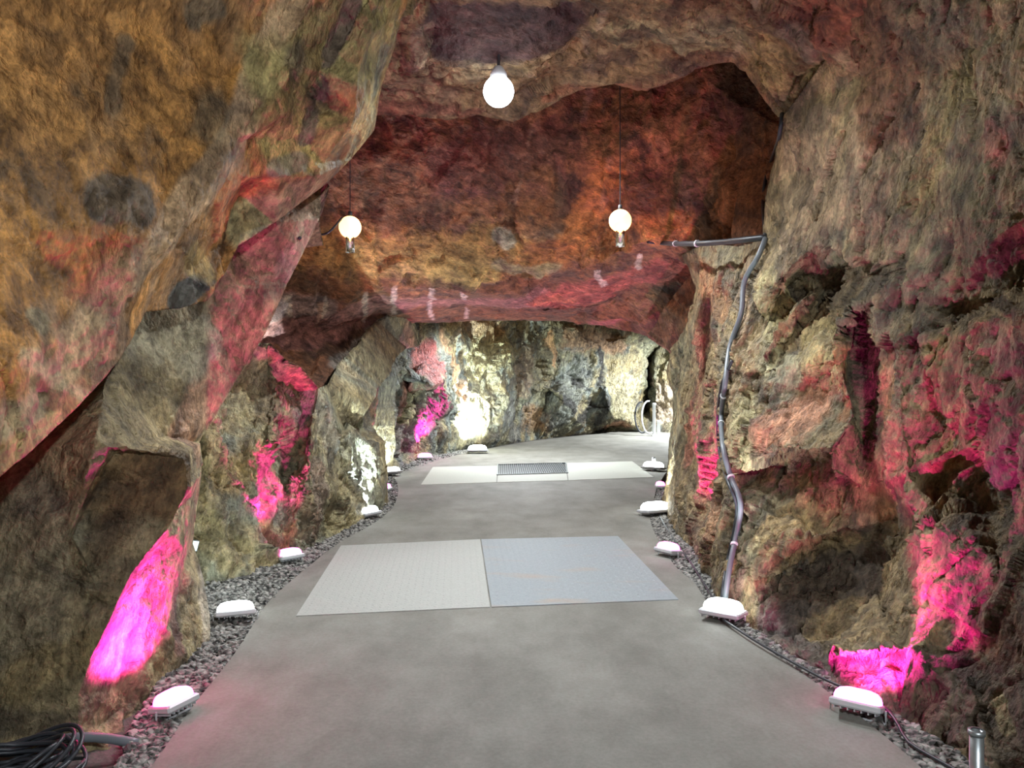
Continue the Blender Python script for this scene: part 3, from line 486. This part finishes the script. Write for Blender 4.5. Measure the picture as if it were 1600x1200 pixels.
M_GALV = mat('galvanised_steel', (.36, .39, .40), .38, .75, var=.25, bump=(30, .0)); M_HOUS = mat('dark_grey_cast_aluminium', (.06, .06, .065), .5, .3); M_WHITEP = mat('white_painted_metal', (.8, .82, .84), .4)
M_FLH = mat('glare_pale_aluminium', (.55, .56, .58), .5, .1); M_LP = mat('pink_led_lens', (1, .6, .9), .4, emit=8, ecol=(1, .10, .55)); M_LW = mat('white_led_lens', (1, 1, 1), .4, emit=14, ecol=(.9, 1, 1)); M_GLASS = mat('clear_glass', (1, 1, 1), .05, trans=1, spec=.5)  # floodlight housing paled to stand for overexposed glare
M_BULB = mat('amber_bulb_glow', (1, .8, .5), .4, emit=3.6, ecol=(1, .55, .2)); M_CEILB = mat('cool_bulb_glow', (1, 1, 1), .4, emit=14, ecol=(.86, .93, 1))

# rock surfaces for snapping small things on
bpy.context.view_layer.update()
from mathutils.bvhtree import BVHTree
_tr = []
for o in bpy.data.objects:
    if o.type == 'MESH' and (o.name.startswith('wall') or o.name.startswith('ceiling')): _tr.append((o.name, BVHTree.FromObject(o, bpy.context.evaluated_depsgraph_get())))
def hit(px, py, off=0.0, names=None):
    d = Vector(((px-800)/F, 1, (600-py)/F)); n = d.normalized(); best = None
    for nm, t in _tr:
        r = t.ray_cast(Vector((0, 0, H)), n)
        if r[0] is not None and (best is None or r[3] < best[1]): best = (r[0], r[3], r[1])
    p = best[0]; return p-n*off

# ------------------------------------------------------------ gravel beds along both walls
def gravel(name, strip, n, label, seed):
    r = np.random.default_rng(seed); V = []; Fa = []
    ico = bpy.data.meshes.new('t'); import bmesh; bm = bmesh.new(); bmesh.ops.create_icosphere(bm, subdivisions=1, radius=1); iv = np.array([v.co[:] for v in bm.verts]); bm.verts.index_update(); jf = np.array([[v.index for v in f.verts] for f in bm.faces]); bm.free()
    bpy.data.meshes.remove(ico)
    P = np.array([s[0] for s in strip]); Q = np.array([s[1] for s in strip]); ln = np.linalg.norm(np.diff(P, axis=0), axis=1); wd = np.linalg.norm(P-Q, axis=1)
    w = ln*(wd[1:]+wd[:-1])/np.maximum(P[1:, 1], 2.5)**1.3; w /= w.sum()
    seg = r.choice(len(ln), n, p=w); t = r.random(n)[:, None]; u = r.random(n)[:, None]
    pos = (P[seg]*(1-t)+P[seg+1]*t)*(1-u)+(Q[seg]*(1-t)+Q[seg+1]*t)*u
    for i in range(n):
        s = r.uniform(.009, .024)*(1+.06*pos[i, 1]); sc = s*np.array([r.uniform(.7, 1.3), r.uniform(.5, 1), r.uniform(.35, .7)]); an = r.uniform(0, 6.28)
        v = iv*(1+r.uniform(-.25, .25, (len(iv), 1)))*sc; ti = r.uniform(-.6, .6); c, s_ = math.cos(ti), math.sin(ti); v = v@np.array([[1, 0, 0], [0, c, -s_], [0, s_, c]]); c, s_ = math.cos(an), math.sin(an)
        v = v@np.array([[c, -s_, 0], [s_, c, 0], [0, 0, 1]]); V.append(v+np.array([pos[i, 0], pos[i, 1], -.045+r.uniform(0, .035)+.03*u[i, 0]])); Fa.append(jf+i*len(iv))
    m = mat(name+'_stone', (.16, .15, .14), .75, var=.75, bump=(9, .0))
    mx = [x for x in m.node_tree.nodes if x.type == 'TEX_NOISE'][0]; mx.inputs['Scale'].default_value = 26; mx.inputs['Detail'].default_value = 1
    rp = m.node_tree.nodes.new('ShaderNodeValToRGB'); rp.color_ramp.elements[0].position = .38; rp.color_ramp.elements[1].position = .66
    mi = [x for x in m.node_tree.nodes if x.type == 'MIX'][0]; m.node_tree.links.new(mx.outputs['Fac'], rp.inputs[0]); m.node_tree.links.new(rp.outputs[0], mi.inputs[0])
    mi.inputs[6].default_value = (.05, .048, .045, 1); mi.inputs[7].default_value = (.36, .35, .32, 1)
    o = mesh_obj(name, np.concatenate(V), np.concatenate(Fa), m, None, smooth=False); return tag(o, label, 'gravel', kind='stuff')
W2 = lambda px, py: tuple(fl(px, py)[:2])
stripL = [(W2(200,1260),W2(150,1260)),(W2(240,1195),W2(190,1195)),(W2(300,1105),W2(215,1120)),(W2(360,1030),W2(262,1050)),(W2(390,985),W2(310,990)),(W2(420,940),W2(318,950)),(W2(470,895),W2(325,905)),(W2(500,870),W2(405,890)),(W2(530,848),W2(480,862)),(W2(580,820),W2(540,830)),(W2(612,795),W2(598,796)),(W2(622,770),W2(606,772)),(W2(618,742),W2(600,742)),(W2(690,717),W2(670,712)),(W2(745,704),W2(740,698))]
stripR = [(W2(1530,1270),W2(1660,1270)),(W2(1440,1200),W2(1530,1200)),(W2(1370,1140),W2(1430,1140)),(W2(1290,1078),W2(1330,1082)),(W2(1210,1022),W2(1240,1030)),(W2(1150,982),W2(1175,985)),(W2(1108,945),W2(1140,945)),(W2(1085,910),W2(1120,905)),(W2(1060,890),W2(1105,888)),(W2(1038,860),W2(1084,862)),(W2(1020,826),W2(1056,838)),(W2(1016,805),W2(1040,808)),(W2(1022,780),W2(1038,780)),(W2(1030,755),W2(1042,755))]
gravel('gravel', stripL, 11000, 'grey crushed stone gravel in the gutter between the path and the left rock wall', 1)
gravel('gravel', stripR, 9000, 'grey crushed stone gravel in the gutter between the path and the right rock wall', 2)

# ------------------------------------------------------------ cover plates and grate in the path
M_PL1 = mat('pale_tread_plate', (.41, .42, .395), .6, .1, var=.2, bump=(70, .004)); M_PL2 = mat('bluish_tread_plate', (.30, .335, .355), .55, .15, var=.24, bump=(60, .004)); M_PL3 = mat('pale_concrete_cover', (.48, .49, .43), .7, var=.12, bump=(40, .003))
def rust(m):
    n = m.node_tree.nodes; l = m.node_tree.links; b = n['Principled BSDF']; src = b.inputs['Base Color'].links[0].from_socket; tc = n.new('ShaderNodeTexCoord'); mp = n.new('ShaderNodeMapping'); mp.inputs['Scale'].default_value = (.8, 2.4, 1)
    t = n.new('ShaderNodeTexNoise'); t.inputs['Scale'].default_value = 1.6; t.inputs['Detail'].default_value = 8; l.new(tc.outputs['Object'], mp.inputs[0]); l.new(mp.outputs[0], t.inputs[0]); r = n.new('ShaderNodeValToRGB'); r.color_ramp.elements[0].position = .56; r.color_ramp.elements[0].color = (0, 0, 0, 1); r.color_ramp.elements[1].position = .75; r.color_ramp.elements[1].color = (.7, .7, .7, 1)
    l.new(t.outputs['Fac'], r.inputs[0]); x = n.new('ShaderNodeMix'); x.data_type = 'RGBA'; l.new(r.outputs[0], x.inputs[0]); l.new(src, x.inputs[6]); x.inputs[7].default_value = (.42, .30, .2, 1); l.new(x.outputs[2], b.inputs['Base Color'])
rust(M_PL2)
def plate(pix, m, name, label, cat, gap=.012, z=.006, tread=False, grp=None):
    q = [fl(*p) for p in pix]; c = sum(q, Vector())/len(q); q = [p+(c-p).normalized()*gap for p in q]
    o = prism(name, [tuple(p[:2]) for p in q], 0.0, z, m)
    if tread:      # raised tears of the tread pattern
        mb = MB(); a, b2, c2, d = q; nu, nv = int((b2-a).length/.055), int((d-a).length/.055)
        for i in range(1, nu):
            for j in range(1, nv):
                u, v = i/nu, j/nv; p = (a*(1-u)+b2*u)*(1-v)+(d*(1-u)+c2*u)*v; an = math.pi/4 if (i+j) % 2 else -math.pi/4; ex, ey = Vector((math.cos(an), math.sin(an), 0))*.017, Vector((-math.sin(an), math.cos(an), 0))*.006; zz = Vector((0, 0, z-p.z)); up = Vector((0, 0, .0022))
                mb.add([p+zz-ex, p+zz+ey, p+zz+ex, p+zz-ey, p+zz+up], [(1, 0, 4), (2, 1, 4), (3, 2, 4), (0, 3, 4)])
        t = mb.build('tread_pattern', m, o); t['kind'] = 'stuff'
    return tag(o, label, cat, grp)
plate([(461,964),(767,950),(751,843),(532,853)], M_PL1, 'cover_plate', 'large pale steel tread plate on the path, left half of the nearer pair', 'cover plate', tread=True)
plate([(767,950),(1062,938),(966,838),(751,843)], M_PL2, 'cover_plate', 'large bluish steel tread plate with rusty streaks, right half of the nearer pair', 'cover plate', tread=True)
plate([(657,758),(776,754),(778,728),(676,730)], M_PL3, 'cover_plate', 'pale cover slab on the path left of the drain grate', 'cover plate')
plate([(776,754),(888,751),(886,740),(777,743)], M_PL3, 'cover_plate', 'narrow pale cover slab just in front of the drain grate', 'cover plate')
plate([(888,751),(1022,746),(988,721),(884,724)], M_PL3, 'cover_plate', 'pale cover slab on the path right of the drain grate', 'cover plate')
def grate():
    q = [fl(*p) for p in ((777,743),(886,740),(884,724.5),(778,727))]; c = sum(q, Vector())/4; o = empty('drain_grate', (c.x, c.y, 0)); tag(o, 'steel bar drain grate set between the pale slabs of the farther row', 'drain grate')
    q = [p-Vector((c.x, c.y, 0)) for p in q]; fr = MB()
    for a, b in zip(q, q[1:]+q[:1]): fr.tube([a+Vector((0, 0, .012)), b+Vector((0, 0, .012))], .018, 4)
    fr.build('frame', M_GALV, o); a, b, c2, d = q; pit_shade = MB(); pit_shade.add([p+Vector((0, 0, .002)) for p in q], [(0, 1, 2, 3)]); pit_shade.build('pit_shade', M_HOUS, o)  # flat dark sheet stands for the shade below the bars
    bars = MB(); n = 34
    for i in range(1, n): u = i/n; bars.box((0, 0, 0), (.011, (d-a).length*.98, .014), 0, Matrix.Translation((a*(1-u)+b*u+d*(1-u)+c2*u)/2+Vector((0, 0, .014)))@Matrix.Rotation(math.atan2(d.y-a.y, d.x-a.x)-math.pi/2, 4, 'Z'))
    t = bars.build('bars', M_GALV, o)
grate()

# ------------------------------------------------------------ floodlights at the foot of the walls
def aim(o, d): o.rotation_euler = Vector(d).to_track_quat('-Z', 'Y').to_euler()
def flood(px, py, pink, label, size=1.0, tilt=.6, aimv=(-.5, .25, 1), energy=None, cone=115, yaw=None, lift=.0):
    """small LED floodlight lying in the gravel with its lens turned up at the rock"""
    p = fl(px, py, .03+lift); d = Vector(aimv).normalized(); side = -1 if px < 800 else 1
    a = math.atan2(d.x, d.y); o = empty('floodlight', (p.x, p.y, -.02), (0, 0, -a)); tag(o, label, 'floodlight', None)
    w, hh, t = .20*size, .14*size, .035; el = math.acos(max(-1, min(1, d.z)))*.3
    M = Matrix.Translation((0, 0, .075+lift))@Matrix.Rotation(-el, 4, 'X')
    MB().box((0, 0, 0), (w, hh, t), .008, M).build('housing', M_FLH, o)
    fins = MB()
    for k in range(7): fins.box((-w*.4+k*w*.133, 0, -t*.5-.006), (.004, hh*.8, .014), 0, M)
    fins.build('cooling_fins', M_FLH, o)
    lz = []; nn = 24; prof = [(1, 0), (.99, .25), (.93, .55), (.78, .82), (.5, .96), (.02, 1.0)]; lf = []
    for rr, zz in prof:
        for k in range(nn):
            c_, s_ = math.cos(2*math.pi*k/nn), math.sin(2*math.pi*k/nn); lz.append(M @ Vector((math.copysign(abs(c_)**.55, c_)*w*.46*rr, math.copysign(abs(s_)**.55, s_)*hh*.45*rr, t*.5+zz*.05*size)))
    for i_ in range(len(prof)-1): lf += [(i_*nn+k, i_*nn+(k+1) % nn, (i_+1)*nn+(k+1) % nn, (i_+1)*nn+k) for k in range(nn)]
    MB().add(lz, lf).build('lens', M_LP if pink else M_LW, o, True)  # lens domed and oversized to give the lamp's glare a shape
    bk = MB()
    bk.tube([(-w*.54, 0, .075+lift), (-w*.54, 0, .012), (w*.54, 0, .012), (w*.54, 0, .075+lift)], .006, 6); bk.build('bracket', M_FLH, o)
    ld = bpy.data.lights.new('flood_beam', 'SPOT'); ld.color = PINK if pink else WHITE; ld.energy = energy or ((E_PINK if pink else E_WHITE)*(1+.02*p.y)); ld.spot_size = math.radians(cone); ld.spot_blend = .55; ld.shadow_soft_size = .03
    lo = bpy.data.objects.new('flood_beam', ld); COL.objects.link(lo); lo.parent = o; lo.location = M @ Vector((0, 0, t*.5+.05*size+.03)); q = Matrix.Rotation(-a, 3, 'Z').inverted() @ d; aim(lo, q)
    return o
flood(272,1107, True, 'pink floodlight nearest the camera on the left, glowing below the rock buttress', aimv=(-.5, .2, .9), cone=124, energy=150)
flood(368,964, False, 'white floodlight in the left gravel between the two nearest pink ones', aimv=(-.3, .8, .6), energy=25, size=1.3)
flood(452,874, True, 'pink floodlight second along the left wall, under the pink lit fin', aimv=(-.35, .35, 1), cone=92, energy=140, size=1.15)
flood(574,806, False, 'white floodlight on the left where the path narrows, flooding the pale rock', aimv=(-.42, .25, .9), energy=1000, size=1.5, cone=125)
flood(602,766, True, 'small pink floodlight on the left just beyond the white-lit rock', size=1.1, aimv=(.12, -.02, 1), energy=130, cone=95)
flood(611,741, False, 'white floodlight on the left peeking out behind the rock corner', size=1.7, aimv=(-.4, .5, .8), energy=120)
flood(664,717, True, 'farthest pink floodlight on the left, under the dark red bulge', size=1.6, aimv=(-.05, .3, 1), energy=500, cone=85)
flood(746,706, False, 'farthest white floodlight, burning out the rock at the bend', size=2.4, aimv=(-.05, .6, 1), energy=1500, cone=120)
flood(1340,1109, True, 'pink floodlight nearest the camera on the right, lighting a ragged patch of rock', size=1.15, aimv=(.45, .6, .55), cone=128, energy=110)
flood(1130,962, False, 'white floodlight on the right at the foot of the black cables', size=1.4, aimv=(.12, .16, 1), energy=90, cone=70)
flood(1044,864, True, 'pink floodlight in the right gravel beside the bluish tread plate', aimv=(.32, .22, 1), cone=70, energy=160, size=1.15)
flood(1024,801, False, 'white floodlight on the right level with the gap between the two plate rows', size=1.9, aimv=(-.15, .35, 1), energy=130)
flood(1032,762, True, 'tiny pink floodlight in the right gutter before the farther slabs', size=1.0, aimv=(-.1, .0, 1), energy=120, cone=95)
flood(1021,733, False, 'white floodlight beside the white post at the right end of the farther slabs', size=2.0, aimv=(.2, .3, 1), energy=120)

# ------------------------------------------------------------ roof floodlight, added fill lamps out of view, and one round the bend
def roof_lamp(p, label, energy, cone=150, d=(0, -.45, -1)):
    o = empty('roof_lamp', p); tag(o, label, 'lamp')
    MB().lathe([(0, .17), (.03, .165), (.06, .12), (.07, .06), (.06, .055), (.0, .06)], 24).build('reflector', M_WHITEP, o, True)
    MB().lathe([(.0, .1), (.085*math.sin(.2), .0)] and [(.115*math.sin(a), -.02-.115*math.cos(a)) for a in np.linspace(0, math.pi, 14)], 24).build('bulb', M_CEILB, o, True)
    MB().tube([(0, 0, .15), (0, 0, .4)], .012, 8).build('stem', M_HOUS, o)
    ld = bpy.data.lights.new('lamp_light', 'SPOT'); ld.color = (.90, .96, 1); ld.energy = energy; ld.shadow_soft_size = .1; ld.spot_size = math.radians(cone); ld.spot_blend = .5; lo = bpy.data.objects.new('lamp_light', ld); COL.objects.link(lo); lo.parent = o; lo.location = (0, 0, -.17); aim(lo, d)
    return o
pc = hit(779, 139); roof_lamp(at(779, 139, min(5.75, pc.y-.22)), 'bright cool white lamp hanging from the middle of the near roof', E_CEIL, 140, (.35, -.5, -1))
roof_lamp((1.3, -1.2, 3.1), 'unseen cool white fill lamp added behind the viewpoint', 760, 125, (-.62, .75, -.28))  # unseen lamp added to fill the near tunnel with light
roof_lamp((.1, 8.0, 4.75), 'unseen cool white fill lamp added in the dome beyond the roof lip', 850, 120, (0, -.05, -1))  # added to brighten the middle floor, hidden by the roof lip
roof_lamp((.2, 16.0, 3.25), 'unseen cool white fill lamp added beyond the low lintel', 1300, 165, (0, .1, -1))  # hidden lamp added to light the back wall and far floor
roof_lamp((6.0, 23.0, 3.1), 'cool white roof lamp around the bend', 3200, 165, (-.2, .2, -1))

# ------------------------------------------------------------ amber lamps on wires
def amber(px, py, Y, label):
    p = at(px, py, Y); o = empty('pendant_lamp', p); tag(o, label, 'lamp', 'amber pendant lamps in front of the rusty face')
    r = .118; MB().lathe([(r*math.sin(a), -r*math.cos(a)) for a in np.linspace(.15, math.pi, 18)], 28).build('bulb', M_BULB, o, True)
    MB().lathe([(.046, -.09), (.048, -.27), (.043, -.27), (.041, -.09)], 20).build('glass_tube', M_GLASS, o, True)
    MB().lathe([(.0, -.24), (.012, -.235), (.012, -.1), (0, -.1)], 10).build('filament_stem', M_WHITEP, o, True)
    MB().lathe([(.0, .17), (.022, .165), (.026, .11), (.02, .1)], 12).build('socket', M_HOUS, o, True)
    MB().tube([(0, 0, .16), (0, 0, .9), (0, .05, 2.0)], .005, 6).build('wire', M_BLK, o)
    ld = bpy.data.lights.new('lamp_light', 'POINT'); ld.color = AMBER; ld.energy = E_AMBER; ld.shadow_soft_size = .12; lo = bpy.data.objects.new('lamp_light', ld); COL.objects.link(lo); lo.parent = o; lo.location = (0, 0, 0)
    lo.location = (0, -.0, -.0)
amber(547, 355, 8.15, 'left of the two amber globe lamps over the lintel')
amber(969, 345, 8.05, 'right of the two amber globe lamps over the lintel')

# ------------------------------------------------------------ cables, post and small gear
def cable(name, label, pts, r, m, cat='cable', ties=(), step=.05, extra=0):
    P = spline(pts, step); o = MB().tube(P, r, 8).build(name, m, None, True); tag(o, label, cat)
    for t in ties:
        i = int(t*(len(P)-2)); a, b = P[i], P[i+1]; d = (b-a).normalized(); MB().tube([a-d*.008, a+d*.008], r*1.35+extra, 10).build('tie', M_TIE, o)
    return o
def onrock(L, off=.03): return [hit(x, y, off) for x, y in L]
c1 = [(1163,440),(1158,490),(1141,540),(1133,600),(1127,650),(1130,700),(1142,745),(1157,785),(1152,830),(1143,870),(1137,905),(1133,940)]
cable('wall_cable', 'thick grey cable with white ties running down the right wall to the white floodlight', onrock([(1196,372),(1185,400)]+c1, .075), .021, M_GREYC, ties=(.42, .56, .75, .9))
cable('wall_cable', 'thinner black cable beside the thick grey one on the right wall', onrock([(x-6, y+4) for x, y in [(1150,560)]+c1[3:]], .05), .013, M_BLK)
cable('wall_cable', 'black cable dropping along the rock edge above the level cable on the right', onrock([(1222,178),(1217,215),(1205,250),(1195,285),(1192,320),(1196,368)], .035), .016, M_BLK)
cable('roof_cable', 'black cable running level from the amber lamp across to the right wall', [hit(1012,377,.06), hit(1040,380,.08), at(1075,381,7.6), at(1120,379,7.0), at(1160,375,6.45), hit(1196,371,.05)], .026, M_BLK, ties=(.3, .6))
cable('roof_cable', 'short black cable beside the left amber lamp', [hit(468,372,.04), at(490,366,8.2), at(512,364,8.0), at(535,340,8.1)], .012, M_BLK)
cable('floor_cable', 'thin black cable lying in the right gravel past the pink floodlight', [fl(1130,968,.03),fl(1175,998,.03),fl(1230,1030,.03),fl(1290,1062,.04),fl(1345,1085,.05),fl(1385,1108,.05),fl(1405,1135,.03),fl(1420,1160,.02),fl(1470,1190,.02),fl(1560,1240,.02)], .008, M_BLK)
cable('floor_cable', 'thin black cable along the right gutter between the far lamps', [fl(1036,770,.02),fl(1030,800,.02),fl(1048,835,.02),fl(1080,880,.02),fl(1108,925,.02),fl(1128,955,.03)], .008, M_BLK)
# grey duct and cable coil at lower left
cable('conduit', 'grey flexible conduit on the ground at the lower left wall foot', [fl(80,1160,.03),fl(110,1153,.05),fl(150,1152,.04),fl(190,1157,.02),fl(215,1162,.0)], .022, M_GREYC)
cb = MB(); c0 = fl(40, 1232, 0); r2 = random.Random(4)
for k in range(16):
    a0 = r2.uniform(.12, .22); cx, cy = c0.x+r2.uniform(-.03, .03), c0.y-.05+r2.uniform(-.04, .04); z = .02+k*.009; L = [(cx+a0*math.cos(t), cy+a0*.8*math.sin(t), z+.025*math.sin(t*2+k)+.05*max(0, math.cos(t-.5))) for t in np.linspace(0, 2*math.pi, 40)]
    cb.tube(L, .0085, 6, False)
tag(cb.build('cable_coil', M_BLK, None, True), 'heap of coiled grey cable in the lower left corner', 'cable')
# pipe stub lower right
pp = at(1526, 1142, 3.02); pz = pp.z; po = empty('pipe_post', (pp.x, pp.y, -.06)); tag(po, 'short galvanised pipe standing in the gravel at the lower right corner', 'pipe')
MB().lathe([(.026, 0), (.026, pz+.06), (.021, pz+.06), (.021, .1)], 20).build('pipe', M_GALV, po, True)
MB().lathe([(.026, pz+.045), (.031, pz+.045), (.031, pz+.064), (.021, pz+.064)], 20).build('rim', M_GALV, po, True)
# white post at far right edge and hose hoops beyond
wp = fl(1021, 738); o = empty('marker_post', (wp.x+.05, wp.y+.25, 0)); tag(o, 'small white post at the right end of the farther slabs', 'post'); MB().lathe([(.035, -.05), (.035, .22), (.03, .25), (0, .255)], 14).build('post', M_WHITEP, o, True); MB().lathe([(.05, -.04), (.05, .02), (.034, .025)], 14).build('foot', M_WHITEP, o, True)
def hoop(px, py, r, m, rr, label, Y, half):
    c = at(px, py, Y); L = [(c.x+r*.45*math.cos(a), c.y+.1*math.sin(a), c.z+r*math.sin(a)) for a in np.linspace(*half, 40)]
    return tag(MB().tube(L, rr, 8).build('hose_loop', m, None, True), label, 'hose')
hoop(1003, 652, .48, M_BLK, .028, 'black hose loop standing at the far end of the path', 24.2, (math.pi*.45, math.pi*1.62))
hoop(1014, 652, .50, M_WHITEP, .026, 'white hose loop beside the black one at the far end', 23.9, (math.pi*.45, math.pi*1.62))
for px, hh, lb in ((1022, .95, 'taller thin white stand pipe at the far end of the path'), (1029, .42, 'short white stand pipe at the far end of the path')):
    b = fl(px, 676); q = empty('stand_pipe', (b.x, 23.6, 0)); q.location.x = (px-800)/F*23.6; tag(q, lb, 'pipe'); MB().lathe([(.05, 0), (.05, hh), (.06, hh), (.06, hh+.06), (0, hh+.07)], 12).build('pipe', M_WHITEP, q, True)
    MB().lathe([(.09, 0), (.09, .04), (.05, .05)], 12).build('flange', M_WHITEP, q, True)
# junction box on the left rock edge
b = hit(303, 852, .03); o = empty('junction_box', b, (0, .25, .5)); tag(o, 'small pale grey junction box at the edge of the near left buttress', 'box'); MB().box((0, 0, 0), (.07, .04, .09), .006).build('body', M_GALV, o); MB().box((0, -.022, 0), (.06, .008, .08), .003).build('cover', M_GALV, o)
